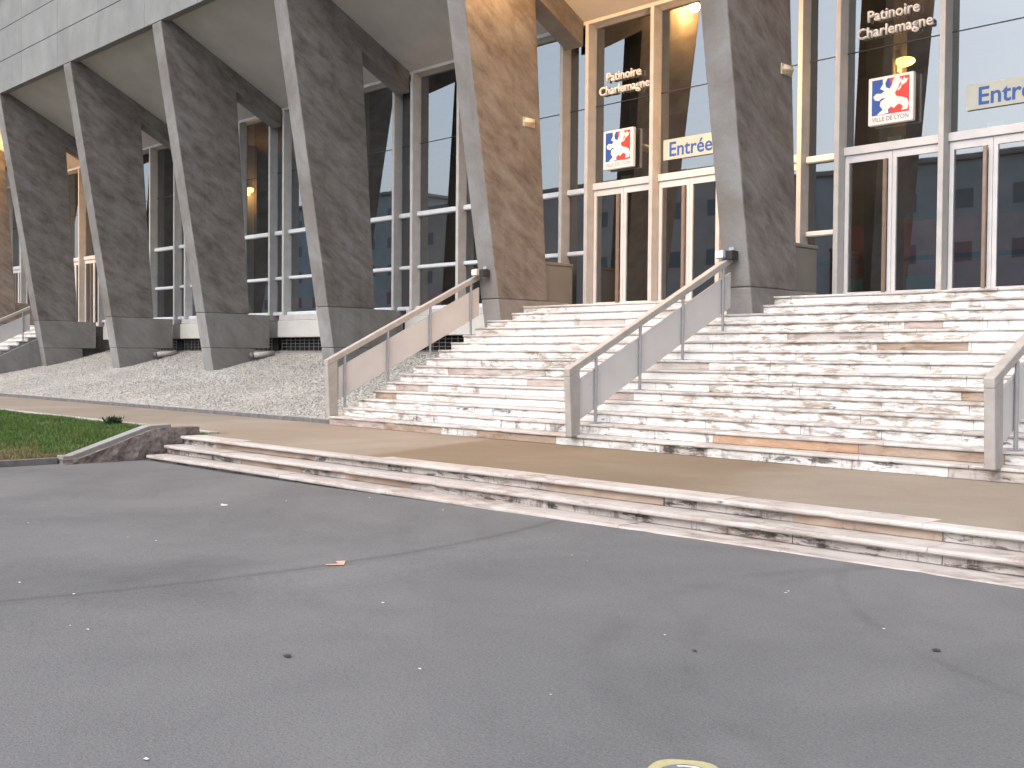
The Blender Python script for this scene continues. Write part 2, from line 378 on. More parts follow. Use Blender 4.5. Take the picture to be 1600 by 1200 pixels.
# ------------------------------------------------------------------ stone slab maker (worn nosing, small chips)
def slab(name, x0, x1, y0, y1, z0, z1, mat, parent, rr=.016, chip=.5, wear=.004):
    nx = max(2, int((x1 - x0) / .14)); prof_n = 7; V = []; F = []
    cx = rnd.uniform(x0, x1) if rnd.random() < chip else None; cw = rnd.uniform(.05, .14); cd = rnd.uniform(.015, .045)
    for i in range(nx + 1):
        x = x0 + (x1 - x0) * i / nx; a = rnd.uniform(0, wear); e = rr * rnd.uniform(.7, 1.2)
        if i in (0, nx): a += .003
        if cx is not None and abs(x - cx) < cw: a += cd * (1 - abs(x - cx) / cw); e = max(e, cd * .6)
        e = min(e, (z1 - z0) * .42); q = y0 + a
        V += [(x, y1, z0), (x, q + e * .6, z0), (x, q, z0 + e * .6), (x, q, z1 - e), (x, q + e * .3, z1 - e * .3), (x, q + e, z1), (x, y1, z1)]
    p = prof_n
    for i in range(nx):
        for j in range(p): F.append((i * p + j, (i + 1) * p + j, (i + 1) * p + (j + 1) % p, i * p + (j + 1) % p))
    F.append(tuple(range(p))); F.append(tuple(nx * p + j for j in reversed(range(p))))
    o = obj(name, pym(name, V, F), mat, parent)
    return at(o, parent)
def run(x0, x1, lo, hi):
    out = []; x = x0
    while x < x1 - .01:
        L = rnd.uniform(lo, hi)
        if x1 - x - L < lo * .5: L = x1 - x
        out.append((x, min(x1, x + L))); x += L
    return out
def stair(root, xl, xr, special=(), lo=1.0, hi=1.75, detail=True):
    poly = [(Y0 + .055, ZP - .3)]
    for k in range(1, 16): poly += [(YK(k) + .055, ZP + k * RI - .06), (YK(k + 1) + .055, ZP + k * RI - .06)]
    poly[-1] = (YD + .5, ZL - .06); poly.append((YD + .5, ZP - .3))
    at(prism('stair_core', poly, xl + .03, xr - .03, 'plinth'), root).parent = root
    for k in range(1, 16):
        z1 = ZP + k * RI; z0 = z1 - RI; y = YK(k)
        for a, b in run(xl, xr, lo, hi):
            j = rnd.uniform(-.003, .003); jy = rnd.uniform(-.006, .006)
            slab('tread', a + .003, b - .003, y - .028 + jy, y + TR + .045, z1 - .042 + j, z1 + j, 'tread' if rnd.random() < .86 else 'nosing', root, .016, .4 if detail else 0)
        cut = run(xl, xr, lo, hi)
        sp = sorted([s for s in special if s[0] == k], key=lambda s: s[1])
        for _, sa, sb, _m in sp:
            nc = []
            for a, b in cut:
                if b <= sa or a >= sb: nc.append((a, b)); continue
                if a < sa - .008: nc.append((a, sa))
                if b > sb + .008: nc.append((sb, b))
            cut = nc
        for a, b in cut:
            q = rnd.random(); mt = ('sooty' if k <= 3 and q < .75 else 'riser') if q < .96 else ('pink_stone' if q < .975 else 'nosing')
            jy = rnd.uniform(-.004, .004)
            slab('riser', a + .003, b - .003, y + jy, y + .07, z0 + .003, z1 - .043, mt, root, .006, 0)
        for _, sa, sb, mt in sp: slab('riser', sa + .003, sb - .003, y + .001, y + .07, z0 + .003, z1 - .043, mt, root, .006, 0)
    for a, b in run(xl, xr, 1.2, 1.6): box('landing_slab', a + .004, b - .004, YK(16) + .05, YD + .45, ZL - .045, ZL - .001, 'tread', root)

st = empty('stone_staircase', (XL, Y0, ZP), 'wide flight of stained white marble steps rising to the glass doors', 'staircase')
SPEC = [(2, -8.95, -6.78, 'orange_stone'), (2, -6.78, -5.0, 'tan_stone'), (1, -13.4, -11.6, 'tan_stone'), (1, -17.2, -15.9, 'pink_stone'), (1, -15.9, -14.3, 'tan_stone'),
        (4, -17.5, -16.85, 'tan_stone'), (5, -17.3, -16.3, 'pink_stone'), (10, -7.99, -6.62, 'tan_stone'),
        (6, -6.1, -5.1, 'tan_stone'), (12, -7.9, -7.3, 'pink_stone'), (1, -9.6, -8.8, 'lowriser')]
stair(st, XL, XR, SPEC)
s2 = empty('side_staircase', (-43.0, Y0, ZP), 'distant second flight of pale steps beyond the gravel slope', 'staircase')
stair(s2, -51, -43.0, (), 1.4, 2.2, False)
prism('side_wall', [(YK(1) + .3, ZP - .2), (YK(1) + .3, ZP + .05), (YK(14), ZL - .42), (YD, ZL - .3), (YD, ZP - .2)], -43.03, -42.93, 'plinth', s2, .006)

# low steps in front of the terrace
lo_ = empty('low_steps', (LX, 8.06, 0), 'three long low limestone steps along the terrace edge above the asphalt', 'steps')
for y, z, h in ((8.06, .012, .05), (8.36, .148, .048), (8.655, ZP + .002, .048)):
    for a, b in run(LX + rnd.uniform(0, .05), 9, 1.5, 2.4):
        j = rnd.uniform(-.004, .004)
        slab('nosing_slab', a + .002, b - .002, y - .07 + rnd.uniform(-.005, .005), y + .34 if z < .2 else y + .30, z - h + j, z + j, 'nosing', lo_, .024, .5, .006)
for y, z0, z1 in ((8.06, -.12, -.04), (8.36, .014, .098), (8.655, .15, ZP - .048)):
    for a, b in run(LX, 9, .7, 1.9):
        slab('riser_slab', a + .004, b - .004, y + rnd.uniform(-.005, .012), y + .2, z0, z1, 'lowriser' if rnd.random() < .8 else 'tan_stone', lo_, .006, .3, .006)

# sloping wall closing the low steps on the left
wl = empty('sloping_wall', (-16.75, 7, 0), 'low sloping wall with pale cap between lawn and low steps', 'wall')
nseg = 16; V = []; F = []
prof = lambda y: 0.0 if y < 6.95 else min(.42, (y - 6.95) * .34)
ys_ = [6.72 + i * (8.95 - 6.72) / nseg for i in range(nseg + 1)]
for y in ys_:
    for x in (-16.88, LX - .02):
        for z in np.linspace(-.2, prof(y), 4): V.append((x + rnd.uniform(-.018, .018), y + rnd.uniform(-.02, .02), z))
for i in range(nseg):
    a = i * 8
    for c0 in (0, 4):
        for j in range(3): F.append((a + c0 + j, a + 8 + c0 + j, a + 9 + c0 + j, a + c0 + j + 1))
    F.append((a + 3, a + 11, a + 15, a + 7))
F += [(0, 1, 5, 4), (1, 2, 6, 5), (2, 3, 7, 6)]; e0 = nseg * 8; F += [(e0 + 4, e0 + 5, e0 + 1, e0), (e0 + 5, e0 + 6, e0 + 2, e0 + 1), (e0 + 6, e0 + 7, e0 + 3, e0 + 2)]
at(obj('stone_body', pym('stone_body', V, F), 'rough', wl), wl)
prism('cap_stone', [(6.74, -.02), (6.95, -.02), (8.12, .385), (8.12, .46), (6.86, .05), (6.74, .05)], -16.93, LX - .10, 'cap', wl, .008)
prism('cap_stone', [(8.13, .385), (8.5, .42), (8.5, .475), (8.13, .46)], -16.93, LX - .10, 'cap', wl, .008)
tag(box('lawn_kerb', -16.92, -16.80, -14, 6.7, -.2, .02, 'kerbdark'), 'dark thin kerb along the edge of the lawn and asphalt', 'kerb')
tag(box('lawn_edging', -60, -17.0, 9.36, 9.50, -.2, ZP + .012, 'kerb'), 'pale concrete edging between green lawn and tan terrace', 'edging')
tag(box('gravel_edging', -42.9, XL - .1, 12.36, 12.47, 0, ZP + .075, 'kerbdark'), 'thin dark edging at the foot of the gravel slope', 'edging')

# lawn
lz = lambda x, y: -.03 + .27 * sstep((y - 6.2) / 3.1) + .02 * math.sin(x * 1.7) * math.sin(y * 1.3)
gx = np.linspace(-60, -16.93, 70); gy = np.linspace(-14, 9.36, 48)
v = [(x, y, lz(x, y)) for y in gy for x in gx]; n = len(gx)
f = [(j * n + i, j * n + i + 1, (j + 1) * n + i + 1, (j + 1) * n + i) for j in range(len(gy) - 1) for i in range(n - 1)]
tag(obj('lawn_ground', pym('lawn_ground', v, f, True), 'soil'), kind='structure')
rs = np.random.RandomState(3)
def blades(n, xr, yr, hlo, hhi):
    x = rs.uniform(*xr, n); y = rs.uniform(*yr, n); z = np.array([lz(a, b) for a, b in zip(x, y)])
    bare = np.sin(x * 2.1 + 1) * np.sin(y * 2.7) + .8 * (y < 7.9) * np.sin(x * 1.3 + y) ; keep = (bare < .62) | (rs.rand(n) < .3); x, y, z = x[keep], y[keep], z[keep]; n = len(x)
    h = rs.uniform(hlo, hhi, n); a = rs.uniform(0, 6.283, n); wd = rs.uniform(.004, .010, n); lean = rs.uniform(.2, .9, n) * h; la = rs.uniform(0, 6.283, n)
    p0 = np.stack([x - np.cos(a) * wd, y - np.sin(a) * wd, z - .01], 1); p1 = np.stack([x + np.cos(a) * wd, y + np.sin(a) * wd, z - .01], 1)
    p2 = np.stack([x + np.cos(la) * lean, y + np.sin(la) * lean, z + h], 1)
    return np.concatenate([p0, p1, p2]), np.stack([np.arange(n), np.arange(n) + n, np.arange(n) + 2 * n], 1)
va, fa = blades(150000, (-30, -16.95), (5.0, 9.36), .03, .085)
vb, fb = blades(40000, (-22, -16.95), (-3, 5.0), .03, .08)
V = np.concatenate([va, vb]); F = np.concatenate([fa, fb + len(va)])
me = bpy.data.meshes.new('lawn_grass'); me.vertices.add(len(V)); me.vertices.foreach_set('co', V.ravel().astype(np.float32))
me.loops.add(F.size); me.loops.foreach_set('vertex_index', F.ravel().astype(np.int32)); me.polygons.add(len(F)); me.polygons.foreach_set('loop_start', np.arange(0, F.size, 3, dtype=np.int32)); me.update(); me.validate()
tag(obj('lawn_grass', me, 'grass'), 'short green grass with brownish bare patches left of the low steps', 'grass', kind='stuff')
# tuft at the lawn's back edge
bm = bmesh.new()
for i in range(420):
    a = rnd.uniform(0, 6.28); e = rnd.uniform(.2, 1.5); L = rnd.uniform(.08, .19); c = Vector((math.cos(a) * math.cos(e), math.sin(a) * math.cos(e), math.sin(e)))
    b0 = Vector((-20.25 + rnd.gauss(0, .06), 9.12 + rnd.gauss(0, .06), lz(-20.25, 9.12) + .01)) + c * L * rnd.uniform(.2, .8); s = Vector((-c.y, c.x, rnd.uniform(-.5, .5))).normalized() * rnd.uniform(.012, .028)
    q = [bm.verts.new(b0), bm.verts.new(b0 + c * L * .25 + s), bm.verts.new(b0 + c * L * .55), bm.verts.new(b0 + c * L * .25 - s)]; bm.faces.new(q)
sh = empty('small_shrub', (-20.25, 9.12, .2), 'small dark green shrub at the back edge of the lawn', 'shrub')
bmo('foliage', bm, 'leaf', sh)
bm = bmesh.new()
for i in range(6): add_tube(bm, (-20.25, 9.12, .2), (-20.25 + rnd.uniform(-.1, .1), 9.12 + rnd.uniform(-.1, .1), .42), .006, 5)
bmo('stem', bm, 'soil', sh)

# gravel slope
gzf = lambda y: ZP + .05 + .197 * (y - 12.45) + (.06 * max(0, y - 17) if y > 17 else 0)
gx = np.linspace(-42.93, XL - .02, 60); gy = np.linspace(12.46, 19.2, 20)
v = [(x, y, gzf(y) - .025) for y in gy for x in gx]; n = len(gx)
f = [(j * n + i, j * n + i + 1, (j + 1) * n + i + 1, (j + 1) * n + i) for j in range(len(gy) - 1) for i in range(n - 1)]
tag(obj('gravel_bank', pym('gravel_bank', v, f, True), 'bed'), kind='structure')
t_ = (1 + 5 ** .5) / 2
ico = np.array([(-1, t_, 0), (1, t_, 0), (-1, -t_, 0), (1, -t_, 0), (0, -1, t_), (0, 1, t_), (0, -1, -t_), (0, 1, -t_), (t_, 0, -1), (t_, 0, 1), (-t_, 0, -1), (-t_, 0, 1)]) / math.hypot(1, t_)
icf = np.array([(0, 11, 5), (0, 5, 1), (0, 1, 7), (0, 7, 10), (0, 10, 11), (1, 5, 9), (5, 11, 4), (11, 10, 2), (10, 7, 6), (7, 1, 8), (3, 9, 4), (3, 4, 2), (3, 2, 6), (3, 6, 8), (3, 8, 9), (4, 9, 5), (2, 4, 11), (6, 2, 10), (8, 6, 7), (9, 8, 1)])
N = 76000
px = rs.uniform(-42.9, XL - .04, N); py = 12.5 + 6.3 * rs.rand(N) ** 1.25; pz = np.array([gzf(a) for a in py]) - .015
sc = rs.uniform(.013, .036, (N, 1)) * np.stack([rs.uniform(.7, 1.5, N), rs.uniform(.7, 1.5, N), rs.uniform(.5, .8, N)], 1)
an = rs.uniform(0, 6.283, N); jit = 1 + rs.uniform(-.22, .22, (N, 12, 1))
P = ico[None] * jit * sc[:, None, :]; X = P[..., 0] * np.cos(an)[:, None] - P[..., 1] * np.sin(an)[:, None]; Y = P[..., 0] * np.sin(an)[:, None] + P[..., 1] * np.cos(an)[:, None]
V = np.stack([X + px[:, None], Y + py[:, None], P[..., 2] + pz[:, None]], 2).reshape(-1, 3); F = (icf[None] + 12 * np.arange(N)[:, None, None]).reshape(-1, 3)
me = bpy.data.meshes.new('gravel_pebbles'); me.vertices.add(len(V)); me.vertices.foreach_set('co', V.ravel().astype(np.float32))
me.loops.add(F.size); me.loops.foreach_set('vertex_index', F.ravel().astype(np.int32)); me.polygons.add(len(F)); me.polygons.foreach_set('loop_start', np.arange(0, F.size, 3, dtype=np.int32)); me.update()
tag(obj('gravel_pebbles', me, 'pebble'), 'pale grey pebbles covering the bank between the concrete fins', 'gravel', kind='stuff')

# ------------------------------------------------------------------ the building
B = empty('ice_rink_building', (CC(3), YD, 0), 'brutalist concrete building with slanted fins, deep eaves and tall glazing', 'building')
sof = lambda y: 11.22 - .52 * (y - 15.17)
def fin(i):
    x0, x1 = C(i) - W, C(i)
    z = 2.868
    o = prism('concrete_fin', [(front(z), z), (14.845, 11.13), (15.0, 11.30), (15.2, 11.30), (18.86, sof(18.86) + .10), (18.86, 8.74), (17.28, 9.55), (rear(z), z)], x0, x1, 'fin', B, .014)
    o.location = -parent_world(B)
    def sub(nm, poly, a, b, mt):
        q = prism(nm, poly, a, b, mt, None, .012); q.parent = o; return q
    sub('plinth_block', [(front(1.822), 1.822), (front(2.852), 2.852), (18.46, 2.852), (18.46, 1.822)], x0 + .002, x1 - .002, 'plinth')
    sub('plinth_block', [(front(.6), .6), (front(1.806), 1.806), (17.92, 1.806), (17.98, .6)], x0 + .002, x1 - .002, 'plinth')
    sub('joint_core', [(front(.6) + .03, .5), (front(3.0) + .03, 3.0), (rear(3) - .03, 3.0), (17.8, .5)], x0 + .022, x1 - .022, 'plinth')
for i in range(FIRST, LAST + 1): fin(i)

# fascia panels, soffits
fx = -37.2 - 3.16635 * 7
for c in range(23):
    a = fx + c * 3.16635; b = a + 3.16635
    z = 11.16
    for row, h in enumerate((1.15, 1.15, 1.15)):
        box('fascia_panel', a + .007, b - .007, 14.84 + (.0 if row else .006), 15.08, z + .007, z + h - .007, 'fascia', B, .008); z += h
box('fascia_backing', fx, fx + 23 * 3.16635, 14.90, 15.05, 11.18, 14.6, 'dark', B)
box('roof_coping', fx - .1, fx + 23 * 3.16635 + .1, 14.74, 15.3, 14.62, 14.75, 'fascia', B)
for i in range(FIRST, LAST):
    a, b = C(i) + .004, C(i + 1) - W - .004
    prism('soffit_panel', [(15.17, 11.22), (YD + .3, sof(YD + .3)), (YD + .3, sof(YD + .3) + .2), (15.17, 11.42)], a, b, 'soffit', B)
box('eaves_shade_backing', C(FIRST), C(LAST), 15.06, 15.6, 11.50, 11.6, 'dark', B, 0)  # sheet coloured near-black to paint the shade in the eaves gap

# mullions, bars, panes
def mullion(x, wd, z0, z1, parent=None): return box('mullion', x - wd / 2, x + wd / 2, YD, YG + .03, z0, z1, 'grey_al', B, .006)
def vpane(name, x0, x1, z0, z1, parent=B, y=None):
    y = YG if y is None else y
    me = pym(name, [(x0, y, z0), (x1, y, z0), (x1, y, z1), (x0, y, z1)], [(0, 1, 2, 3)]); return at(obj(name, me, 'glass', parent), parent)
ENT = lambda i: i >= 5 or i <= 0
MW = .10
DO = .40                                            # half distance of the double mullions
HEAD = 9.22; SEAM = 7.38; ZB1, ZB2, ZS = 5.47, 4.04, 2.93
SG = {5: 2.29, 6: 2.41}
def leaf(x0, x1, z1, side, door):
    fr = bmesh.new(); s = .075; y0, y1 = YG - .05, YG + .01
    add_box(fr, x0, x0 + s, y0, y1, ZL + .01, z1); add_box(fr, x1 - s, x1, y0, y1, ZL + .01, z1); add_box(fr, x0 + s, x1 - s, y0 + .001, y1 - .001, z1 - .14, z1); add_box(fr, x0 + s, x1 - s, y0 + .001, y1 - .001, ZL + .01, ZL + .16)
    lf = bmo('door_leaf', fr, 'white', B)
    me = pym('door_glass', [(x0 + s, YG - .02, ZL + .15), (x1 - s, YG - .02, ZL + .15), (x1 - s, YG - .02, z1 - .13), (x0 + s, YG - .02, z1 - .13)], [(0, 1, 2, 3)]); g = obj('door_glass', me, 'glass', lf)
    if side == 'L':
        hb = bmesh.new(); add_box(hb, x1 - .13, x1 - .075, y0 - .10, y0 - .045, ZL + .12, z1 - .16)
        for zz in (ZL + .35, ZL + 1.3, z1 - .4): add_box(hb, x1 - .112, x1 - .093, y0 - .05, y0 + .01, zz, zz + .05)
        me = bpy.data.meshes.new('pull_handle'); hb.to_mesh(me); hb.free(); obj('pull_handle', me, 'handle', lf)
for i in range(FIRST, LAST):
    c = CC(i); nx = CC(i + 1); ent = ENT(i)
    zb = ZL if ent else ZS - .06
    s1 = c + SG.get(i, 2.28); s2 = nx - 2.28
    for x in (c + DO, s1, s2, nx - DO): mullion(x, MW, zb, HEAD)
    h = box('window_head', c + .08, nx - .08, YD + .03, YG + .06, HEAD, HEAD + .11, 'grey_al', B)
    edges = [c - DO, c + DO, s1, s2, nx - DO]
    for j in range(4):
        a, b = edges[j] + MW / 2, edges[j + 1] - MW / 2
        narrow = j == 0
        vpane('glass_pane', a, b, SEAM + .008, HEAD); vpane('glass_pane', a, b, ZB1, SEAM - .008)
        box('glass_seam', a, b, YG - .012, YG + .014, SEAM - .009, SEAM + .009, 'black', B, 0)
        if ent and not narrow:
            box('door_header', a, b, YG - .09, YG + .05, 5.46, 5.61, 'white', B)
            md = (a + b) / 2
            leaf(a + .012, md - .004, 5.455, 'L', None); leaf(md + .004, b - .012, 5.455, 'R', None)
            box('exit_box', md - .16, md + .12, YG + .05, YG + .13, 5.63, 5.72, 'exitg', B)
        else:
            box('window_bar', a, b, YG - .12, YG + .02, ZB1 - .065, ZB1 + .065, 'bar', B, .02)
            box('window_bar', a, b, YG - .10, YG + .02, ZB2 - .05, ZB2 + .05, 'bar', B, .02)
            vpane('glass_pane', a, b, ZB2, ZB1); vpane('glass_pane', a, b, (ZL if ent else ZS), ZB2)
            if not ent: box('window_sill', a, b, YG - .16, YG + .02, ZS - .07, ZS + .04, 'bar', B, .02)
    if ent:                                         # grey screen between fin and facade
        box('landing_screen', c - .04, c + .04, rear(3.2) + .02, YD - .02, ZL, ZL + .98, 'screen', B, .01)
        box('landing_screen_rail', c - .06, c + .06, rear(3.7), YD - .01, ZL + .985, ZL + 1.05, 'screen', B, .01)
    else:
        box('spandrel_panel', C(i) + .004, C(i + 1) - W - .004, YD - .10, YD + .3, 2.17, 2.69, 'spandrel', B, .015)
        box('sill_slab', C(i) + .004, C(i + 1) - W - .004, YD - .05, YD + .45, 2.70, 2.86, 'grey_al', B)
        box('vent_shade_backing', C(i), C(i + 1) - W, YD + .28, YD + .34, 1.4, 2.2, 'dark', B, 0)  # near-black sheet, shade of the vent opening put into its colour
        box('base_wall', C(i) + .004, C(i + 1) - W - .004, YD, YD + .3, 1.0, 1.74, 'plinth', B)
        gb = bmesh.new(); a, b = C(i) + .02, C(i + 1) - W - .02; yv = YD + .06
        q = int((b - a) / .24)
        for j in range(q + 1): x = a + (b - a) * j / q; add_box(gb, x - .007, x + .007, yv - .007, yv + .007, 1.75, 2.165)
        for z in (1.77, 1.88, 1.98, 2.08): add_box(gb, a, b, yv - .008, yv + .008, z - .006, z + .006)
        bmo('vent_grille', gb, 'grille', B)
        if i == 2: box('vent_shutter', C(2) + 1.9, C(2) + 4.2, YD + .12, YD + .15, 1.76, 2.16, 'yellow', B)
# lobby behind the glass
xa, xb = C(FIRST) - 2, C(LAST) + 2
box('lobby_floor', xa, xb, YG + .06, 30, ZL - .4, ZL - .02, 'roomfloor', B, 0)
box('lobby_ceiling', xa, xb, YG + .3, 30, 9.34, 9.6, 'roomwall', B, 0)
box('lobby_wall', xa, xb, 28, 28.2, ZL, 9.34, 'roomwall', B, 0)
box('roof', fx, fx + 23 * 3.16635, 15.1, 48, 13.9, 14.2, 'bgrey', B, 0)
box('rear_wall', fx, fx + 23 * 3.16635, 47.6, 48, 0, 13.89, 'bgrey', B, 0)
for a in (fx, fx + 23 * 3.16635 - .4): box('end_wall', a, a + .4, 19.5, 47.59, 0, 13.89, 'bgrey', B, 0)
box('lobby_counter', -16.5, -8.2, 24, 24.9, ZL, ZL + 1.15, 'roomred', B, .02)
box('counter_panel', -16.5, -8.2, 26.5, 26.6, ZL + 1.5, ZL + 2.4, 'roomred', B, .02)
box('lobby_panel', -13.2, -11.2, 23.9, 23.96, ZL + .2, ZL + .8, 'teal', B, .01)
box('lobby_counter', -38, -24, 24, 24.9, ZL, ZL + 1.15, 'roomred', B, .02)
for i in range(1, 8): box('lobby_pillar', CC(i) - .3, CC(i) + .3, 21.2, 21.8, ZL, 9.34, 'pillar', B, .02)

# ------------------------------------------------------------------ balustrades
def balustrade(x, y0, label, y1=16.15, z0=None, on_step=True, grp='stair balustrades'):
    rz = lambda y: 1.44 + .474 * (y - 12.0)
    e = empty('balustrade', (x, y0, ZP), label, 'balustrade', grp)
    prism('handrail', [(y0 + .005, rz(y0) - .115), (y0, rz(y0)), (y1, rz(y1)), (y1, rz(y1) - .115)], x - .062, x + .062, 'rail', e, .008)
    zf = ZP + RI * 1
    prism('end_post', [(y0 + .06, zf - .02), (y0 + .008, rz(y0) - .116), (y0 + .24, rz(y0 + .24) - .117), (y0 + .26, zf - .02)], x - .061, x + .061, 'rail', e, .008)
    a = y0 + .29
    prism('infill_panel', [(a, rz(a) - .90), (a, rz(a) - .285), (y1, rz(y1) - .285), (y1, rz(y1) - .90)], x - .018, x + .018, 'panel', e, .004)
    for y in (12.60, 13.65, 14.75, 15.88):
        k = int((y - Y0) / TR) + 1; zt = ZP + k * RI
        bm = bmesh.new(); add_tube(bm, (x + .05, y, zt), (x + .05, y, rz(y) - .11), .026, 10); add_box(bm, x - .03, x + .11, y - .06, y + .06, zt, zt + .012)
        bmo('steel_post', bm, 'steel', e, False)
    return e
balustrade(XL - .10, 12.18, 'beige balustrade closing the left end of the marble stairs beside the gravel')
balustrade(-11.2, 11.99, 'beige balustrade down the middle of the marble stairs below the floodlight')
balustrade(-4.95, 11.97, 'beige balustrade at the right edge of the photo on the marble stairs')
balustrade(-43.15, 12.18, 'distant balustrade of the far left stairs beside the leftmost fin')

# ------------------------------------------------------------------ signs
def sign_letters(c, label):
    z = 7.58
    e = empty('lettering_sign', (c, YG - .08, z), label, 'sign', 'name letterings above the doors')
    text('lettering', 'Patinoire', 1.00, (c - .02, YG - .09, z + .29), 'letter', e, .05, bold=.012)
    text('lettering', 'Charlemagne', 1.46, (c, YG - .09, z), 'letter', e, .05, bold=.012)
LION = [(.22, .74), (.30, .86), (.29, 1.0), (.42, 1.0), (.36, .88), (.38, .76), (.48, .70), (.54, .80), (.56, .92), (.62, 1.0), (.74, 1.0), (.76, .84), (.70, .68), (.62, .56), (.66, .47), (.80, .42), (.94, .36), (.995, .22), (.96, .06), (.80, .05), (.84, .16), (.74, .24), (.66, .20), (.60, .14), (.52, .20), (.44, .12), (.46, .03), (.30, .01), (.14, .01), (.22, .08), (.30, .14), (.22, .26), (.24, .38), (.38, .46), (.26, .46), (.20, .40), (.08, .44), (.04, .54), (.12, .62), (.26, .60), (.34, .66)]
TAIL = [(.70, .60), (.77, .66), (.80, .74), (.92, .80), (.97, .92), (.90, .90), (.86, .97), (.82, .88), (.77, .97), (.755, .86), (.79, .78), (.74, .70), (.695, .64)]
MOUTH = [(.42, .86), (.50, .90), (.52, .80), (.47, .76)]
def emblem(c, z0, label):
    s = .87; e = empty('emblem_sign', (c, YG - .15, z0), label, 'sign', 'city emblem boxes above the doors')
    yf = YG - .17
    box('sign_box', c - s / 2, c + s / 2, yf, yf + .10, z0, z0 + s, 'letter', e, .012)
    a, b, d, t = c - s / 2 + .075, c + s / 2 - .075, z0 + .175, z0 + s - .05; m_ = (a + b) / 2
    def flat(nm, pts, y, mt):
        me = pym(nm, [(x, y, z) for x, z in pts], [list(range(len(pts)))]); bm = bmesh.new(); bm.from_mesh(me); bmesh.ops.triangulate(bm, faces=bm.faces); bm.to_mesh(me); bm.free()
        at(obj(nm, me, mt, e), e)
    flat('blue_field', [(a, d), (m_ - .01, d), (m_ - .01, t), (a, t)], yf - .002, 'blue'); flat('red_field', [(m_ - .01, d), (b, d), (b, t), (m_ - .01, t)], yf - .002, 'red')
    q = lambda P_: [(a + (b - a) * u, d + (t - d) * v_) for u, v_ in P_]
    flat('lion_figure', q(LION), yf - .005, 'letter'); flat('lion_tail', q(TAIL), yf - .005, 'letter'); flat('lion_mouth', q(MOUTH), yf - .007, 'blue')
    text('caption', 'VILLE DE LYON', .70, (c, yf - .003, z0 + .06), 'ink', e, 0, height=.115)
def entree(x0, x1, z0, label, tx):
    e = empty('entrance_sign', (x0, YG - .04, z0), label, 'sign', 'entrance banners over the doors')
    box('banner', x0, x1, YG - .045, YG - .03, z0, z0 + .44, 'banner', e, .002)
    text('lettering', 'Entrée', 1.12, (tx, YG - .048, z0 + .075), 'lblue', e, 0, center=False, bold=.018)
p5, p6 = CC(5) + 1.345, CC(6) + 1.405
sign_letters(p5, 'white lettering on the dark glass of the bay with orange-lit fin'); sign_letters(p6, 'white lettering on the dark glass at the top right of the photo')
emblem(p5 - .08, 5.86, 'white emblem box with lion on blue and red, left one beside the orange-lit fin'); emblem(p6, 5.92, 'white emblem box with lion on blue and red, right one under the glowing lamp')
entree(CC(5) + SG[5] + .16, CC(6) - 2.28 - .09, 5.90, 'pale banner with blue lettering over the doors, partly behind the middle fin', CC(5) + SG[5] + .33)
entree(CC(6) + SG[6] + .33, CC(7) - 2.28 - .09, 5.955, 'pale banner with blue lettering over the doors at the right edge', CC(6) + SG[6] + .55)

# ------------------------------------------------------------------ lamps
WARM = (1, .52, .17)
def bulkhead(x, y, z, nrm, label, on, grp='wall lamps on the fins', watt=0):
    e = empty('wall_lamp', (x, y, z), label, 'lamp', grp)
    bm = bmesh.new(); add_box(bm, x + nrm * .03 - .06, x + nrm * .03 + .06, y - .16, y + .16, z - .08, z + .08); bmesh.ops.bevel(bm, geom=list(bm.edges), offset=.05, segments=3, affect='EDGES'); bmo('lamp_glass', bm, 'lampon' if on else 'fixture', e, True)
    bm = bmesh.new(); add_box(bm, x + nrm * .012 - .012, x + nrm * .012 + .012, y - .175, y + .175, z - .095, z + .095); bmo('backplate', bm, 'fixture', e)
    if on:
        l = bpy.data.lights.new('lamp_light', 'POINT'); l.energy = watt; l.color = WARM; l.shadow_soft_size = .12
        lo = bpy.data.objects.new('lamp_light', l); COL.objects.link(lo); lo.parent = e; lo.location = (nrm * .32, 0, -.12)
bulkhead(C(5), 17.10, 6.74, 1, 'unlit oval lamp on the orange-lit fin, near its rear edge', False)
bulkhead(C(6), 17.27, 6.77, 1, 'unlit oval lamp on the rear edge of the fin between the two door bays', False)
bulkhead(C(5), 15.60, 10.55, 1, 'lit lamp high on the orange-lit fin under the eaves', True, watt=360)
bulkhead(C(6), 15.60, 10.55, 1, 'lit lamp high on the fin right of the first door bay', True, watt=120)
bulkhead(C(6) - W, 16.55, 6.9, -1, 'lit lamp on the far side of the middle fin facing the orange-lit fin', True, watt=240)
bulkhead(C(1) - W, 16.55, 6.9, -1, 'lit lamp on the far side of the leftmost fin', True, watt=90)
bulkhead(C(0), 15.60, 10.55, 1, 'lit lamp on the far left fin behind the leftmost one', True, watt=330)
def lobby_lamp(i, label):
    e = empty('lobby_lamp', (C(i) - W / 2 + .3, 21.4, 7.5), label, 'lamp', 'lobby lamps seen through the glass')
    bm = bmesh.new(); add_ball(bm, (CC(i) + .42, 21.4, 7.68), .24, .12, .105, 3); bmo('lamp_glass', bm, 'lampon2', e, True)
    bm = bmesh.new(); add_box(bm, CC(i) + .30, CC(i) + .33, 21.3, 21.5, 7.48, 7.62); bmo('backplate', bm, 'fixture', e)
    l = bpy.data.lights.new('lamp_light', 'POINT'); l.energy = 45; l.color = WARM; l.shadow_soft_size = .1
    lo = bpy.data.objects.new('lamp_light', l); COL.objects.link(lo); lo.parent = e; lo.location = (.45, 0, .05)
lobby_lamp(6, 'glowing lobby lamp behind the glass above the right emblem box')
lobby_lamp(2, 'glowing lobby lamp behind the tall windows of the left bays')
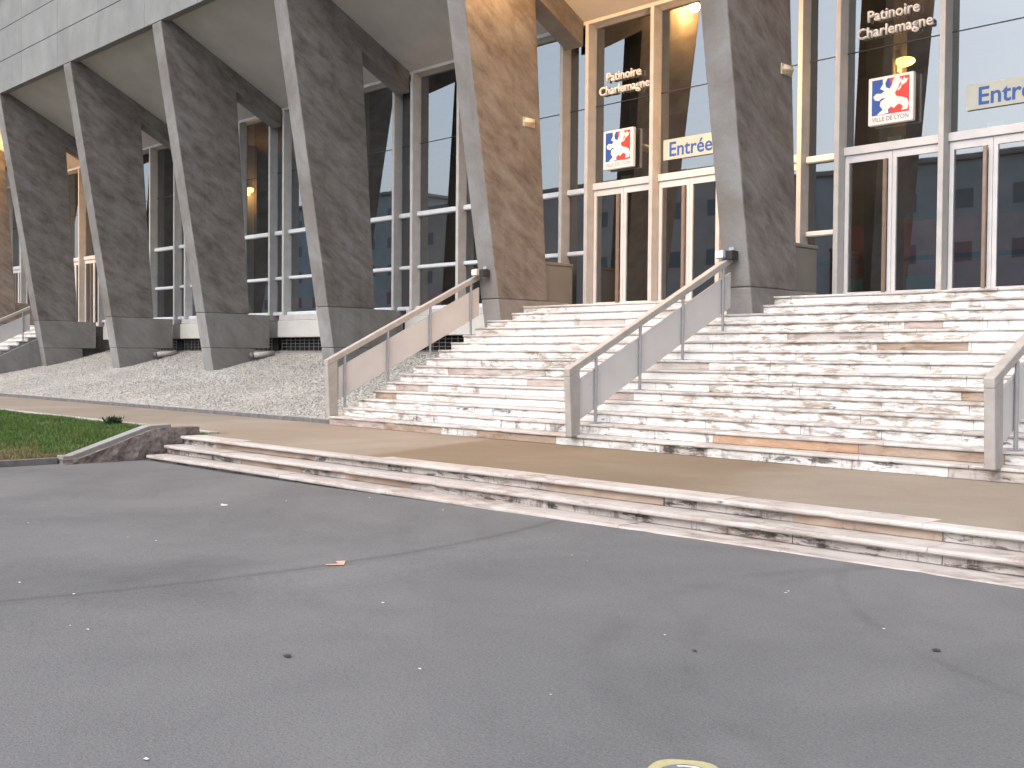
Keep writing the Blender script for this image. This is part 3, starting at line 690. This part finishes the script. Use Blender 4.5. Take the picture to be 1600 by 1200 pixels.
def flood(i, z, dx, label, mt):
    y = front(z); x = C(i) - W / 2 + dx
    e = empty('floodlight', (x, y, z), label, 'floodlight', 'small floodlights on the fin fronts')
    bm = bmesh.new(); add_box(bm, x - .14, x + .04, y - .26, y - .12, z - .075, z + .075); bmesh.ops.bevel(bm, geom=list(bm.edges), offset=.02, segments=2, affect='EDGES'); bmo('housing', bm, mt, e)
    bm = bmesh.new(); add_box(bm, x - .13, x + .03, y - .272, y - .261, z - .06, z + .06); bmo('lens', bm, 'lens', e)
    bm = bmesh.new(); add_box(bm, x + .041, x + .17, y - .20, y - .02, z - .09, z + .06); bmo('bracket', bm, 'black', e)
    bm = bmesh.new(); add_box(bm, x + .0, x + .10, y - .05, y + .05, z + .08, z + .13); bmo('junction_box', bm, 'flood', e)
flood(6, 3.42, -.08, 'small grey floodlight on the front of the middle fin above the handrail', 'flood')
flood(5, 3.42, -.06, 'small beige floodlight on the front of the orange-lit fin above the left handrail', 'fixture')

# ------------------------------------------------------------------ small things on the asphalt
zz = lambda x: gz(x) + .004
bm = bmesh.new()                                   # curled paper strip
for j in range(9):
    a = 3.5 + j * .32; r = .045
    for s in (0, .02): pass
    b = a + .32
    q = [bm.verts.new((-10.84 + math.cos(t) * rr, 6.15 + math.sin(t) * rr, zz(-10.84) + h)) for t, rr, h in ((a, r, .0), (b, r, .0), (b, r, .012), (a, r, .012))]; bm.faces.new(q)
    q = [bm.verts.new((-10.84 + math.cos(t) * rr, 6.15 + math.sin(t) * rr, zz(-10.84) + .012)) for t, rr in ((a, r), (b, r), (b, r - .022), (a, r - .022))]; bm.faces.new(q)
tag(bmo('paper_scrap', bm, 'paper'), 'small curled white paper scrap on the asphalt in front of the low steps', 'litter')
def flatpoly(name, loops, mat, z):
    V = []; F = []
    for lp in loops:
        F.append(list(range(len(V), len(V) + len(lp)))); V += [(x, y, zz(x) + z) for x, y in lp]
    return obj(name, pym(name, V, F), mat)
ax, ay = -7.02, 4.95; ux, uy = .70, .72; vx, vy = -.72, .70
al = lambda P_: [(ax + u * ux + v_ * vx, ay + u * uy + v_ * vy) for u, v_ in P_]
tag(flatpoly('painted_mark', [al([(-.09, -.06), (.06, -.05), (.05, .01), (-.08, -.02)]), al([(.0, .012), (.055, .012), (.04, .13), (-.03, .11)])], 'chalk', .002), 'faded salmon painted arrow mark on the asphalt', 'marking')
bx_, by_ = -2.545, 3.415
bd = empty('painted_badge', (bx_, by_, 0), 'round yellow and blue painted badge on the asphalt at the bottom edge', 'marking')
def ring(name, r0, r1, mat, z, a0=0, a1=6.2832):
    n_ = 40; V = []; F = []
    for j in range(n_ + 1):
        a = a0 + (a1 - a0) * j / n_; w0 = 1 + .04 * math.sin(5 * a)
        V += [(bx_ + math.cos(a) * r0, by_ + math.sin(a) * r0, z), (bx_ + math.cos(a) * r1 * w0, by_ + math.sin(a) * r1 * w0, z)]
    F = [(2 * j, 2 * j + 1, 2 * j + 3, 2 * j + 2) for j in range(n_)]
    at(obj(name, pym(name, V, F), mat, bd), bd)
ring('yellow_ring', .10, .155, 'ypaint', .006); ring('blue_disc', .0, .098, 'bpaint', .006); ring('white_arc', .07, .085, 'paper', .008, 1.5, 2.6)
bm = bmesh.new()
spots = [(352, 1.)]
for j in range(70):
    d = rnd.uniform(2.6, 13); a = rnd.uniform(-.05, 1.5)
    x = -d * math.sin(a + .05); y = d * math.cos(a + .05)
    if y > 7.8 or x < -16: continue
    s = rnd.uniform(.004, .012); k_ = 7; ph = rnd.uniform(0, 6)
    vv = [bm.verts.new((x + math.cos(ph + t * 6.283 / k_) * s * rnd.uniform(.5, 1.4) * 1.4, y + math.sin(ph + t * 6.283 / k_) * s * rnd.uniform(.5, 1.2), zz(x) + .003)) for t in range(k_)]
    bm.faces.new(vv)
tag(bmo('gum_spots', bm, 'paper'), 'scattered tiny white gum spots and paper bits on the asphalt', 'litter', kind='stuff')
bm = bmesh.new()
for x, y, s in ((-5.0, 3.2, .03), (-3.6, 4.9, .02), (-1.75, 4.15, .025), (-2.7, 5.9, .03)):
    vv = [bm.verts.new((x + math.cos(t * 1.047) * s * rnd.uniform(.5, 1.2), y + math.sin(t * 1.047) * s * rnd.uniform(.4, 1), .006 + rnd.uniform(0, .008))) for t in range(6)]; bm.faces.new(vv)
tag(bmo('dead_leaves', bm, 'black'), 'few dark dead leaves lying on the asphalt', 'litter', kind='stuff')

# ------------------------------------------------------------------ blocks across the square (seen in the glass)
def block(x0, x1, y, h, mat, label, fl):
    e = empty('apartment_block', (x0, y, 0), label, 'building', 'buildings across the square')
    box('wall', x0, x1, y - 12, y, 0, h, mat, e, .02); box('roof', x0 - .4, x1 + .4, y - 12.4, y + .4, h + .001, h + .4, 'bgrey', e)
    for j in range(fl):
        z = 1.2 + j * (h - .8) / fl; nx_ = int((x1 - x0) / 4.2)
        for i in range(nx_):
            x = x0 + (x1 - x0) * (i + .5) / nx_; o = box('window', x - .75, x + .75, y - .02, y + .03, z, z + 1.5, 'bwin', e, 0)
block(-175, -114, -52, 23, 'block1', 'long grey block across the square behind the viewer', 6)
block(-108, -58, -46, 19, 'block2', 'cream block across the square behind the viewer', 4)
block(-54, -8, -48, 17.5, 'block1', 'low grey block across the square behind the viewer', 4)
block(2, 60, -46, 16, 'block2', 'cream block across the square to the right behind the viewer', 4)

# ------------------------------------------------------------------ stub pipes at the feet of the fins
for i, lab in ((2, 'short pale drain pipe on the gravel behind the second concrete fin from the left'), (3, 'short pale drain pipe on the gravel behind the third concrete fin from the left')):
    x = C(i) + .16; y = 18.05; z = gzf(y)
    e = empty('drain_pipe', (x, y, z), lab, 'pipe', 'drain pipes behind the fins')
    bm = bmesh.new(); add_tube(bm, (x, y - .35, z + .09), (x, y + .45, z + .17), .085, 14); bmo('pipe', bm, 'kerb', e, True)
    bm = bmesh.new(); add_tube(bm, (x, y - .37, z + .088), (x, y - .30, z + .095), .10, 14); bmo('collar', bm, 'grille', e, True)
